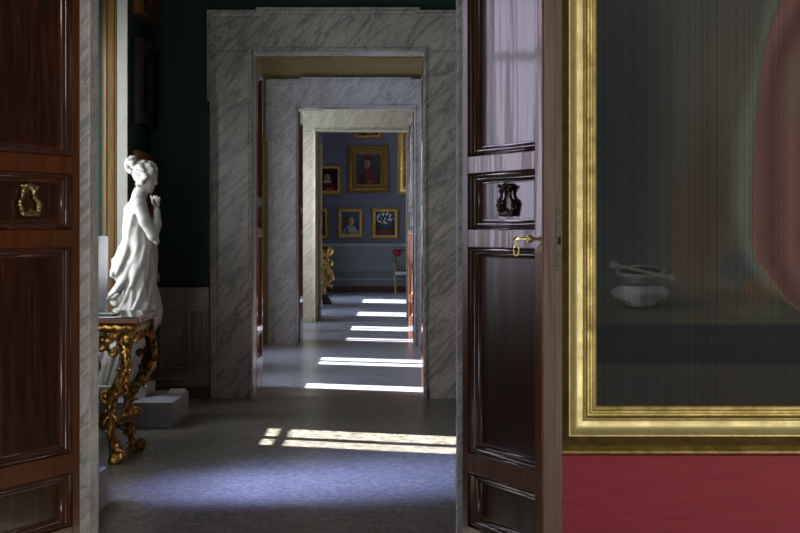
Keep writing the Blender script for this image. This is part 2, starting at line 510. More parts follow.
# ------------------------------------------------------------------ marble door frames
def architrave(name, yf, T, m, label, w=.385, wt=.372, p=.05, ear=.028, x0=OX0, x1=OX1, H=OH):
    bm = bmesh.new()
    xl, xr = x0-w, x1+w; zt = H+wt
    for a, b in ((xl, x0), (x1, xr)):
        box(bm, a, b, -p, 0, 0, H-.004)
        box(bm, a+.11 if a < 0 else a, b if a < 0 else b-.11, -p-.006, -p, 0, .10)
    box(bm, xl, xr, -p, 0, H, zt)
    box(bm, x0-.03, x0, 0, T, 0, H); box(bm, x1, x1+.03, 0, T, 0, H); box(bm, x0-.03, x1+.03, 0, T, H, H+.03)
    ze = H-.46
    box(bm, xl-ear, xl, -p, 0, ze, zt); box(bm, xr, xr+ear, -p, 0, ze, zt)
    box(bm, xl+.42, xr-.42, -p, 0, zt, zt+.025)
    ring(bm, [(x0,0),(x0,H),(x1,H),(x1,0)], [(0,-.01),(0,p+.012),(.006,p+.02),(.02,p+.02),(.028,p+.012),(.034,p+.006),(.05,p+.006),(.054,p-.003)], closed=False, sgn=-1)
    out = [(xl,0),(xl,ze),(xl-ear,ze),(xl-ear,zt),(xl+.42,zt),(xl+.42,zt+.025),(xr-.42,zt+.025),(xr-.42,zt),(xr+ear,zt),(xr+ear,ze),(xr,ze),(xr,0)]
    ring(bm, out, [(0,0),(0,p+.04),(-.010,p+.046),(-.020,p+.04),(-.022,p+.010),(-.030,p+.008),(-.032,p+.026),(-.05,p+.022),(-.053,p+.004),(-.072,p+.010),(-.078,p-.004)], closed=False, sgn=-1)
    return struct(name, bm, m, label, 'door frame', loc=(0, yf, 0))
architrave('trim_2', Y2F, Y2B-Y2F, MARBLE_GREY, 'broad grey-green veined marble door frame on the dark green wall')
architrave('trim_3', Y3F, Y3B-Y3F, MARBLE_LILAC, 'grey veined marble door frame on the ochre wall, second along the row')
architrave('trim_4', Y4F, Y4B-Y4F, MARBLE_CREAM, 'cream marble door frame, farthest and smallest of the row')
# near doorway: plain marble jamb
bm = bmesh.new()
x0, x1, p, w = OX0+.012, .270, .06, .26
for a, b in ((x0-w, x0), (x1, x1+w)):
    box(bm, a, b, -p, 0, 0, OH-.003, .004)
box(bm, x0-w, x1+w, -p, 0, OH, OH+w, .004)
T = Y1B-Y1F
box(bm, x0-.03, x0-.003, 0, T, 0, OH); box(bm, x1+.003, x1+.03, 0, T, 0, OH); box(bm, x0-.03, x1+.03, 0, T, OH, OH+.03)
struct('trim_5', bm, MARBLE_DOOR, 'white veined marble jamb of the near doorway between the two open door leaves', 'door frame', loc=(0, Y1F, 0))

# ------------------------------------------------------------------ door leaves
LW, LH, LT, FT = .775, 3.17, .092, .055
PANELS = [(.316,.543),(.623,1.484),(1.557,1.791),(1.862,3.02)]
PROF = [(0,0),(-.002,-.012),(-.005,-.009),(-.010,-.008),(-.014,-.013),(-.015,-.022),(-.020,-.026),(-.026,-.025),(-.029,-.031),(-.031,-.038),(-.036,-.041),(-.041,-.041),(-.044,-.047)]
def leaf(name, s, loc, rz, label, mats, edge=None):
    """s=+1: leaf runs along +X from its hinge, s=-1 mirrored; panelled face toward -Y"""
    st, mo, pa = mats
    L = empty(name, loc, rz, label, 'door', kind='structure')
    bm = bmesh.new()
    sw0, sw1 = .058, .066
    def B(u0, u1, y0, y1, z0, z1, bev=.003):
        box(bm, min(s*u0, s*u1), max(s*u0, s*u1), y0, y1, z0, z1, bev)
    B(0, sw0, 0, FT, .01, LH); B(LW-sw1, LW, 0, FT, .01, LH)
    zs = [.01]+[z for p in PANELS for z in p]+[LH]
    for a, b in zip(zs[::2], zs[1::2]): B(sw0, LW-sw1, 0.0005, FT, a, b, .002)
    obj('frame', bm, st, L)
    # rebated meeting edge behind the face
    bm = bmesh.new()
    B(0.0, LW-.014, FT, LT, .01, LH, .002)
    obj('rebate', bm, edge[1] if edge else st, L)
    if edge:
        bm = bmesh.new(); B(LW, LW+.006, .004, FT-.003, .012, LH-.002, .002)
        obj('meeting_edge', bm, edge[0], L)
        # second strip of the rebate, set back
        bm = bmesh.new(); B(LW-.014, LW-.009, FT+.004, LT-.002, .012, LH-.002, .002)
        obj('meeting_edge', bm, edge[1], L)
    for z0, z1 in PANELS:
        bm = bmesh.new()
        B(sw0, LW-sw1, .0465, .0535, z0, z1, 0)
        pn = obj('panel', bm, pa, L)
        bm = bmesh.new()
        xa, xb = sorted((s*sw0, s*(LW-sw1)))
        ring(bm, rect(xa, xb, z0, z1), PROF)
        obj('moulding', bm, mo, pn, True, 50)
    return L

def knocker(parent, u, z, m):
    """lyre-shaped cast ring hanging from a flowered plate"""
    q = .000385
    f = Field((-.085, -.055, -.095), (.085, .02, .095), .0025)
    def P(x, y, d=-.018): return ((x-370)*q, d, -(y-235)*q)
    r = .0062
    left = [P(300,110), P(285,150), P(282,195), P(250,240), P(245,290), P(268,350), P(300,388), P(350,385), P(385,345)]
    right = [P(432,110), P(432,160), P(446,205), P(485,245), P(502,285), P(490,345), P(470,392), P(430,380), P(395,345)]
    dd = lambda X, Y, Z: .0016*np.sin(330*X)*np.sin(330*Z+1)*np.sin(300*Y)
    for pth in (left, right): f.path(pth, [r, r, r*.9, r*1.1, r*1.25, r*1.2, r*1.2, r*1.2, r*1.1], .006, dd)
    for x, y, rr in ((370,82,.016),(330,72,.010),(415,72,.010),(268,75,.009),(470,90,.008),(285,125,.008),(440,125,.007),
                     (240,285,.009),(506,280,.009),(335,380,.010),(400,372,.011),(440,375,.011),(478,388,.009),(285,388,.009),(370,388,.010),(250,240,.007),(492,245,.007),(262,330,.008),(498,330,.008)):
        f.cap(P(x,y,-.022), P(x,y,-.016), rr, rr*.8, .006, dd)
    f.cap(P(370,85,-.02), P(370,85,.012), .010, .012, .006)
    f.cap(P(300,85,-.01), P(440,85,-.01), .010, .010, .008)
    o = f.mesh('knocker', m, parent)
    o.location = (u, .0535, z); o.scale = (1.42, 1.0, .95)
    return o

TH = math.radians(69)
EDGE = (WOOD_EDGE, WOOD_EDGE_OLD)
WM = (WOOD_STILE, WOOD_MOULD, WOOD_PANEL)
HY = 7.69
d1 = leaf('door_1', -1, (-1.322, HY, 0), TH, 'dark red-brown panelled door leaf at the left edge, with a brass knocker', WM, EDGE)
k = knocker(d1, -.338, 1.675, BRASS); k['label'] = 'ornate gold coloured brass lyre-shaped knocker'
d2 = leaf('door_2', 1, (.290, HY, 0), -TH, 'glossy dark walnut door leaf in the middle, with a black knocker and a key in its lock', WM, EDGE)
k = knocker(d2, .368, 1.675, BRONZE); k['label'] = 'ornate black lyre-shaped knocker'
# lock plate on the meeting edge
bm = bmesh.new(); box(bm, LW-.0095, LW-.0055, FT+.007, LT-.004, 1.40, 1.632, .001)
lp = obj('lock_plate', bm, IRON, d2)
bm = bmesh.new(); box(bm, LW-.0062, LW-.0040, FT+.013, LT-.011, 1.500, 1.530)
for z in (1.42, 1.612):
    lathe_c = (LW-.0055, LT*.78, z)
    tube(bm, [(LW-.0058, LT*.78, z), (LW-.0048, LT*.78, z)], .003, 8)
obj('latch_hole', bm, BLACK, lp)
# key with hanging bow
bm = bmesh.new()
zk, uk = 1.522, .662
tube(bm, [(uk, .002, zk), (uk, -.010, zk)], [.016, .013], 14)
tube(bm, [(uk, -.008, zk), (uk-.004, -.030, zk), (uk-.010, -.052, zk-.002)], [.007, .0055, .0065], 10)
tube(bm, [(uk-.010, -.046, zk+.004), (uk-.012, -.058, zk-.006)], [.009, .009], 10)
tube(bm, [(uk-.011, -.052, zk-.004), (uk-.011, -.052, zk-.022)], [.004, .0035], 8)
tube(bm, [(uk-.011, -.052+.011*math.sin(a), zk-.043-.022*math.cos(a)) for a in [2*PI*i/20 for i in range(20)]], .0034, 8, True)
obj('key', bm, BRASS, d2, True, 60)['label'] = 'small brass key with a hanging ring bow'

FM = (WOOD_FAR, WOOD_FAR, WOOD_PANEL)
leaf('door_3', 1, (OX0+.004-LT*0, Y2B+.01, 0), PI/2, 'red-brown door leaf opened back beyond the grey-green marble frame, left side', FM)
leaf('door_4', -1, (OX1-.004, Y2B+.01, 0), -PI/2, 'dark door leaf opened back beyond the grey-green marble frame, right side', FM)
leaf('door_5', 1, (OX0+.02, Y3B+.01, 0), PI/2, 'red-brown door leaf opened back beyond the second marble frame, left side', FM)
leaf('door_6', -1, (OX1-.012, Y3B+.02, 0), -PI/2+math.radians(4), 'dark red-brown door leaf opened back beyond the second marble frame, right side', FM)
GM = (GREY_DOOR, GOLD_FAR, GREY_DOOR)
leaf('door_7', 1, (OX0+.06, Y4B+.01, 0), PI/2, 'grey door leaf with gilt mouldings beyond the cream marble frame, left side', GM)
leaf('door_8', -1, (OX1-.06, Y4B+.01, 0), -PI/2, 'grey door leaf with gilt mouldings beyond the cream marble frame, right side', GM)
# gilded slips on the farthest opening
bm = bmesh.new()
box(bm, OX0+.002, OX0+.03, .06, .10, 0, OH-.03); box(bm, OX1-.03, OX1-.002, .06, .10, 0, OH-.03)
struct('trim_6', bm, GOLD_FAR, 'thin gilt slips lining the cream marble doorway', 'door trim', loc=(0, Y4F, 0))

# ------------------------------------------------------------------ dado on the green wall
bm = bmesh.new()
xa, xb = XL, OX0-.40
yd = 0.0
box(bm, xa, xb, -.035, 0, .115, 1.0)
for z0, z1, pr in ((.985,1.022,.075),(.955,.985,.06),(.93,.955,.045),(.84,.865,.045),(.155,.185,.05),(.235,.26,.047)):
    box(bm, xa, xb, -pr, 0, z0, z1, .006)
ring(bm, rect(wx(163,Y2F), wx(186,Y2F), .30, .79), [(.035,.034),(.03,.05),(.018,.054),(.008,.044),(0,.04),(-.012,.05),(-.02,.036)])
for px in (195.5, 199.5, 203.5, 207):
    X = wx(px, Y2F)
    tube(bm, [(X, -.035, .28), (X, -.035, .80)], .016, 10)
box(bm, wx(192,Y2F), xb, -.05, 0, .80, .84, .004); box(bm, wx(192,Y2F), xb, -.05, 0, .26, .285, .004)
struct('trim_7', bm, MARBLE_DADO, 'dark grey-brown marble dado with a sunk panel and flutes on the green wall', 'wainscot', loc=(0, Y2F, 0))
bm = bmesh.new(); box(bm, xa, xb, -.06, 0, 0, .115, .004)
struct('baseboard_green', bm, SKIRT, 'reddish brown marble skirting under the dado of the green wall', 'baseboard', loc=(0, Y2F, 0))
# small plate on the wall
bm = bmesh.new(); box(bm, wx(155.5,Y2F), wx(159.5,Y2F), -.012, 0, 1.075, 1.155, .002)
box(bm, wx(156.3,Y2F), wx(158.7,Y2F), -.015, -.011, 1.09, 1.14)
o = obj('wall_plate', bm, LABELCARD, loc=(0, Y2F, 0)); tag(o, 'tiny beige plate on the green wall just above the dado, right of the statue', 'wall plate')

# dado and skirting of the slate blue wall
bm = bmesh.new()
box(bm, XL, XR, -.03, 0, .15, 1.19)
for z0, z1, pr in ((1.12,1.14,.045),(.84,.875,.05),(.50,.54,.055),(.36,.38,.045),(.28,.30,.05)):
    box(bm, XL, XR, -pr, 0, z0, z1, .006)
struct('trim_8', bm, GREY_DADO, 'blue-grey dado with horizontal mouldings along the slate blue end wall', 'wainscot', loc=(0, Y5, 0))
bm = bmesh.new(); box(bm, XL, XR, -.07, 0, 1.155, 1.20, .008); box(bm, XL, XR, -.05, 0, 1.14, 1.156); box(bm, XL, XR, -.05, 0, .30, .34, .006)
struct('trim_10', bm, m_plain('pale_grey_cap_rail', (.42,.42,.40), .45), 'pale rail capping the blue-grey dado of the end wall', 'wainscot', loc=(0, Y5, 0))
bm = bmesh.new(); box(bm, XL, XR, -.06, 0, 0, .15, .004)
struct('baseboard_blue', bm, SKIRT, 'brown skirting under the end wall dado', 'baseboard', loc=(0, Y5, 0))

# ------------------------------------------------------------------ framed pictures
F_PLAIN = [(0,.0),(0,.012),(.08,.02),(.14,.034),(.3,.034),(.42,.022),(.58,.03),(.75,.058),(.88,.064),(.96,.05),(1,.03),(1,0)]
F_ORN = [(0,.0),(0,.014),(.07,.024),(.12,.024),(.16,.014),(.3,.03),(.5,.055),(.66,.05),(.74,.04),(.8,.06),(.9,.07),(.97,.06),(1,.04),(1,0)]
def picture(name, label, cat, loc, rz, w, h, fw, prof, gold, paint, n=(60,60), group=None, depth=1.0, mat=None, carve=0):
    R = empty(name, loc, rz, label, cat, group)
    bm = bmesh.new()
    pr = [(o*fw, a*depth) for o, a in prof]
    ring(bm, rect(-w/2, w/2, -h/2, h/2), pr)
    if carve:
        for e in range(2):
            L = (w if e == 0 else h)+fw
            k = max(3, int(L/(fw*.45)))
            for sgn in (-1, 1):
                for i in range(k):
                    a = -L/2+L*(i+.5)/k; b = sgn*((h if e == 0 else w)/2+fw*.55)
                    x, z = (a, b) if e == 0 else (b, a)
                    M = Matrix.Translation((x, -.05*depth, z)) @ Matrix.Diagonal((fw*.17, .022*depth, fw*.17, 1))
                    bmesh.ops.create_icosphere(bm, subdivisions=1, radius=1, matrix=M)
    obj('frame', bm, gold, R, True, 35)
    me = canvas_mesh(w, h, n[0], n[1], paint)
    c = link_mesh('canvas', me, mat or CANVAS, R)
    c.location = (0, -.008, 0)
    return R

def portrait(bg, skin, dress, hair, cx=.5, cy=.4, hat=None, collar=None, turn=0):
    def fn(U, V):
        c = np.ones(U.shape+(3,))*np.array(bg, float)
        c = c*(.75+.5*(1-V))[..., None]
        c = over(c, dress, ellm(U, V, cx, 1.1, .46, 1.1-cy-.19, .10))
        c = over(c, tuple(.6*v for v in dress), ellm(U, V, cx-.2, 1.1, .14, .42, .3))
        c = over(c, tuple(.8*v for v in skin), ellm(U, V, cx+.12, .93, .2, .05, .3)*.7)
        if hair: c = over(c, hair, ellm(U, V, cx-turn*.5, cy-.03, .20, .21, .15))
        c = over(c, tuple(.75*v for v in skin), ellm(U, V, cx, cy+.17, .08, .10, .2))
        if collar: c = over(c, collar, ellm(U, V, cx, cy+.2, .21, .06, .2))
        c = over(c, skin, ellm(U, V, cx+turn*.3, cy+.02, .14, .165, .15))
        c = over(c, tuple(.72*v for v in skin), ellm(U, V, cx-.06+turn*.3, cy+.05, .07, .13, .5)*.6)
        for e in (-.05, .05): c = over(c, (50,34,28), ellm(U, V, cx+turn*.3+e, cy, .026, .014, .5)*.8)
        c = over(c, (130,66,58), ellm(U, V, cx+turn*.3, cy+.10, .04, .012, .5)*.8)
        if hat: c = over(c, hat, ellm(U, V, cx, cy-.14, .17, .085, .12))
        return c
    return fn
def darkpaint(c=(26,22,18)):
    return lambda U, V: np.ones(U.shape+(3,))*np.array(c, float)*(.8+.3*np.sin(5*U+3*V))[..., None]

# large painting in the near room
PY = 7.80
sc_ = 1824/7.74
cx0, cz0 = (598-XV)/sc_, EYE-(407-YH)/sc_
CWd, CHt = 1.75, 2.75
NPX = 245/ (1024/1024)
def big_paint(U, V):
    X = 598+U*CWd*sc_              # photograph-like picture coordinates inside the canvas
    Y = 407-(1-V)*CHt*sc_
    c = np.ones(U.shape+(3,))*np.array((44,50,53), float)
    c = over(c, (76,72,62), sst(630, 720, X)*.8)
    c = over(c, (60,62,60), (1-sst(-30, 150, Y))*.6)
    c = over(c, (30,33,36), ellm(X, Y, 622, 120, 40, 140, .6)*.5)
    c = over(c, (50,49,44), ellm(X, Y, 700, 190, 35, 70, .8)*.5)
    # brown-red drapery low in the background
    c = over(c, (68,47,39), ellm(X, Y, 690, 235, 17, 55, .5)*.55)
    c = over(c, (56,46,39), ellm(X, Y, 712, 200, 18, 90, .6)*.5)
    # ledge
    led = sst(284, 294, Y)*(1-sst(320, 327, Y))
    c = over(c, (50,50,43), led*.85)
    c = over(c, (36,38,38), led*(1-sst(598, 640, X))*.4)
    c = over(c, (31,34,38), sst(321, 328, Y))
    c = over(c, (52,50,44), sst(362, 368, Y)*.8)
    c = over(c, (40,44,52), ellm(X, Y, 640, 388, 45, 14, .6)*.4)
    fr = (np.sin(X*.9)*np.sin(X*.37+2)+np.sin(X*1.7+Y*.5)*.5)
    c = over(c, (58,54,50), np.clip(fr, 0, 1)*sst(331, 335, Y)*(1-sst(343, 348, Y))*.35*sst(628, 650, X))
    # small blue and orange folds near the robe
    c = over(c, (46,54,61), ellm(X, Y, 742, 268, 18, 17, .4)*.7)
    c = over(c, (72,55,44), ellm(X, Y, 764, 288, 20, 14, .4)*.7)
    c = over(c, (66,68,56), ellm(X, Y, 760, 312, 26, 8, .5)*.5)
    # robe
    edge = np.interp(Y, [-300, 0, 50, 140, 236, 262, 300, 330], [800, 782, 766, 757, 754, 760, 788, 830])
    rob = sst(-3, 4, X-edge)*(1-sst(326, 330, Y))
    band = np.interp(Y, [-300, 0, 140, 210, 262, 330], [790, 770, 738, 735, 748, 800])
    pale = sst(-8, 10, X-band)*(1-sst(-6, 3, X-edge))*(1-sst(280, 310, Y))
    c = over(c, (84,92,86), pale*.8)
    fold = .5+.5*np.sin((X-edge)*.16+Y*.012+np.sin(Y*.02)*1.2)
    rc = np.array((88,64,60), float)*(.82+.28*fold)[..., None]
    c = c*(1-rob[..., None])+rc*rob[..., None]
    c = over(c, (84,78,60), ellm(X, Y, 800, 90, 16, 40, .4)*.6)
    ln = np.exp(-((X-edge)/1.6)**2)*sst(225, 260, Y)*(1-sst(324, 328, Y))
    c = over(c, (108,96,64), ln*.6)
    # jar with a pestle across its mouth
    def jar(cx, cy, rx, ry, col, s=.12):
        nonlocal c
        m = ellm(X, Y, cx, cy, rx, ry, s)
        sh = .86+.34*np.exp(-((X-cx+rx*.3)/(rx*.35))**2)-.16*sst(0, ry*1.1, Y-cy)
        c = c*(1-m[..., None])+np.array(col, float)*sh[..., None]*m[..., None]
    c = over(c, (38,38,34), ellm(X, Y, 665, 305, 40, 7, .5)*.7)
    c = over(c, (26,27,26), ellm(X, Y, 645, 306, 24, 4, .4)*.8)
    jar(642, 303.5, 16, 4, (66,70,70), .1); jar(642, 281, 19, 10, (56,60,62), .08); jar(642, 293, 29.5, 9.5, (82,88,90), .06)
    c = over(c, (36,39,41), ellm(X, Y, 642, 285.2, 19.5, 1.5, .5)*.9)
    c = over(c, (44,47,49), ellm(X, Y, 655, 298, 16, 3.5, .7)*.5)
    jar(642, 272, 25.5, 6.4, (80,85,86), .08); c = over(c, (30,32,34), ellm(X, Y, 642, 270.8, 22, 4, .12)); c = over(c, (70,74,74), ellm(X, Y, 642, 277, 23, 1.1, .5)*.7)
    t = np.clip((X-614)/(675-614), 0, 1)
    rod = 1-sst(.9, 2.2, np.abs(Y-(264.5+t*14)))
    rod = rod*(X > 613)*(X < 676)
    c = over(c, (78,80,76), rod*.9)
    c = over(c, (74,78,76), ellm(X, Y, 615, 265, 4, 4, .4)); c = over(c, (78,80,74), ellm(X, Y, 673, 278, 3.5, 3.5, .4))
    rs = np.random.RandomState(3)
    st = rs.rand(U.shape[1])*.16+.92
    c = c*1.34
    return c*st[None, :, None]*(1+.05*(rs.rand(*U.shape)-.5))[..., None]
PROF_BIG = [(0,.0),(0,.010),(.006,.014),(.016,.014),(.020,.022),(.028,.024),(.032,.018),(.040,.020),(.046,.030),(.050,.040),
            (.054,.040),(.062,.034),(.082,.036),(.102,.046),(.114,.060),(.118,.066),(.124,.066),(.127,.058),
            (.140,.050),(.158,.036),(.172,.024),(.182,.020),(.186,.026),(.190,.034),(.200,.034),(.205,.026),(.212,.012),(.212,0)]
R = empty('framed_painting', (cx0+CWd/2, PY, cz0+CHt/2), 0, 'huge dark oil painting with a jar and a pink robe, in a bright gilt frame', 'painting')
GOLD_MID = m_gold('worn_gold_leaf', (.52,.41,.15), (.34,.25,.07), .42, .65)
GOLD_OUT = m_gold('brown_worn_gold_leaf', (.36,.26,.09), (.20,.13,.035), .42, .65)  # browner gold carries the shade of the outward slope in its colour
rc_ = rect(-CWd/2, CWd/2, -CHt/2, CHt/2)
bm = bmesh.new(); ring(bm, rc_, PROF_BIG[10:17])
fr_ = obj('frame', bm, GOLD_BRIGHT, R, True, 30); fr_['label'] = 'bright gilded moulded frame with mitred corner'
bm = bmesh.new(); ring(bm, rc_, PROF_BIG[:11]); obj('inner_slip', bm, GOLD_MID, fr_, True, 30)
bm = bmesh.new(); ring(bm, rc_, PROF_BIG[16:]); obj('outer_moulding', bm, GOLD_OUT, fr_, True, 30)
me = canvas_mesh(CWd, CHt, 440, 690, big_paint)
link_mesh('canvas', me, CANVAS, R).location = (0, -.008, 0)

# three dark pictures on the left wall, seen from the side, between window and corner
GR = 'pictures on the left wall beside the statue'
def side_pic(z0, z1, lab, g, y0=15.72, y1=16.76):
    fw_ = .16
    picture('framed_painting', lab, 'painting', (XL, (y0+y1)/2, (z0+z1)/2), PI/2, y1-y0-2*fw_, z1-z0-2*fw_, fw_, F_PLAIN, g, darkpaint(), (8,8), GR, 1.5)
SIDE_GOLD = m_gold('dim_brown_gilding', (.26,.12,.03), (.12,.05,.012), .4, .7)
side_pic(3.42, 4.6, 'topmost gilt framed picture on the left wall above the statue, lower end visible', SIDE_GOLD)
side_pic(2.47, 3.22, 'dark red-brown framed picture on the left wall, middle one above the statue', m_plain('dark_red_lacquer', (.012,.003,.003), .5))
side_pic(1.25, 2.24, 'gilt framed picture on the left wall right behind the statue head', SIDE_GOLD)
# picture over the first marble frame
picture('framed_painting', 'wide gilt framed picture above the grey-green marble door frame at the top', 'painting', (-.45, Y2F, 4.25), 0, 1.9, .86, .13, F_PLAIN, GOLD_DARK, darkpaint(), (8,8))
# two over the second frame
for a, b, side in ((284,338,'left'), (365,440,'right')):
    X0, X1 = wx(a, Y3F), wx(b, Y3F)
    z0 = wz(57 if side == 'left' else 58, Y3F)
    picture('framed_painting', '%s of two gilt framed pictures high on the ochre wall' % side, 'painting',
            ((X0+X1)/2, Y3F, z0+.5), 0, X1-X0-.2, .8, .1, F_PLAIN, GOLD_DARK, darkpaint((40,34,24)), (8,8), 'pictures on the ochre wall')

def end_pic(x0, x1, y0, y1, fpx, lab, paint, prof=F_PLAIN, gold=None, carve=0, mat=None, name='framed_portrait', depth=1.2):
    X0, X1, Z1, Z0 = wx(x0,Y5), wx(x1,Y5), wz(y0,Y5), wz(y1,Y5)
    f_ = fpx/FPX*Y5
    picture(name, lab, 'painting', ((X0+X1)/2, Y5, (Z0+Z1)/2), 0, X1-X0-2*f_, Z1-Z0-2*f_, f_, prof, gold or GOLD_FAR, paint, (70,80), 'portraits on the slate blue end wall', depth, mat, carve)
end_pic(347.5, 389, 145.5, 193, 8.8, 'largest portrait on the slate blue wall, red-capped sitter in red, broad gilt frame',
        portrait((62,62,66), (165,118,95), (96,44,42), (70,35,30), .46, .26, hat=(104,40,38)), F_ORN, m_gold('brown_carved_gilding', (.42,.27,.08), (.20,.11,.03), .4, .8, 22), 1)
end_pic(313, 341.5, 165, 194.5, 3.8, 'gilt framed portrait with white ruff and red dress on the slate blue wall',
        portrait((28,26,26), (185,150,125), (120,30,28), (38,26,20), .5, .38, collar=(190,180,165)))
end_pic(338, 363, 208, 238, 3.6, 'gilt framed portrait of a sitter in white, lower row of the slate blue wall',
        portrait((70,78,92), (200,165,145), (170,165,165), (110,72,48), .5, .4, turn=.2))
def landscape_glare(U, V):
    c = np.ones(U.shape+(3,))*np.array((52,64,82), float)
    c = over(c, (30,36,38), sst(.25, .5, V+.12*np.sin(7*U)))
    c = over(c, (96,46,40), ellm(U, V, .45, .92, .4, .2, .3)); c = over(c, (40,66,90), ellm(U, V, .55, .62, .35, .1, .4))
    bl = (np.sin(U*13+2.6*np.sin(V*9)+1)*np.sin(V*15+2.4*np.sin(U*8)) + .35*np.sin(31*U+17*V) > .05)
    return over(c, (225,228,230), ellm(U, V, .48, .28, .42, .26, .15)*bl*.95)  # white window glare painted into the canvas colour
end_pic(372, 398.3, 208, 238.8, 3.6, 'small dark gilt framed picture with white highlights, lower right on the slate blue wall', landscape_glare, mat=CANVAS_GLOSS)
end_pic(302, 328.8, 208, 238.8, 3.6, 'gilt framed portrait at the left end of the lower row, half hidden by the doorway',
        portrait((60,52,36), (180,140,110), (70,50,36), (50,34,24)))
end_pic(354.5, 382, 100, 138.8, 3.6, 'gilt framed picture highest on the slate blue wall above the largest portrait',
        portrait((90,60,50), (180,140,110), (120,60,56), (50,34,24)))
end_pic(397.5, 449, 118, 194.5, 11, 'ornate carved gilt frame at the right of the slate blue wall, mostly hidden',
        portrait((50,46,44), (180,140,110), (60,60,70), (50,34,24)), F_ORN, GOLD_FAR, 1)

# ------------------------------------------------------------------ statue on its plinth
YS, XS = 14.98, wx(138, 14.98)
SP = FPX/YS
def S(px, py, y=0.0): return ((px-138)/SP, y, EYE-(py-YH)/SP)
PL_TOP = .205
bm = bmesh.new()
box(bm, -2.68, -1.722, 14.24, 15.335, 0, PL_TOP, .004)
tag(obj('plinth', bm, PLINTH), 'low wide grey plinth under the white statue', 'plinth')
bm = bmesh.new()
vs = [bm.verts.new(p) for p in ((-1.86,15.02,PL_TOP),(-1.735,15.02,PL_TOP),(-1.735,15.22,PL_TOP),(-1.86,15.22,PL_TOP),
                                (-1.86,15.07,PL_TOP+.010),(-1.735,15.07,PL_TOP+.010),(-1.735,15.22,PL_TOP+.026),(-1.86,15.22,PL_TOP+.026))]
for f in ((3,2,1,0),(4,5,6,7),(0,1,5,4),(1,2,6,5),(2,3,7,6),(3,0,4,7)): bm.faces.new([vs[i] for i in f])
tag(obj('caption_card', bm, CARD), 'small pale caption wedge at the far corner of the statue plinth', 'caption card')

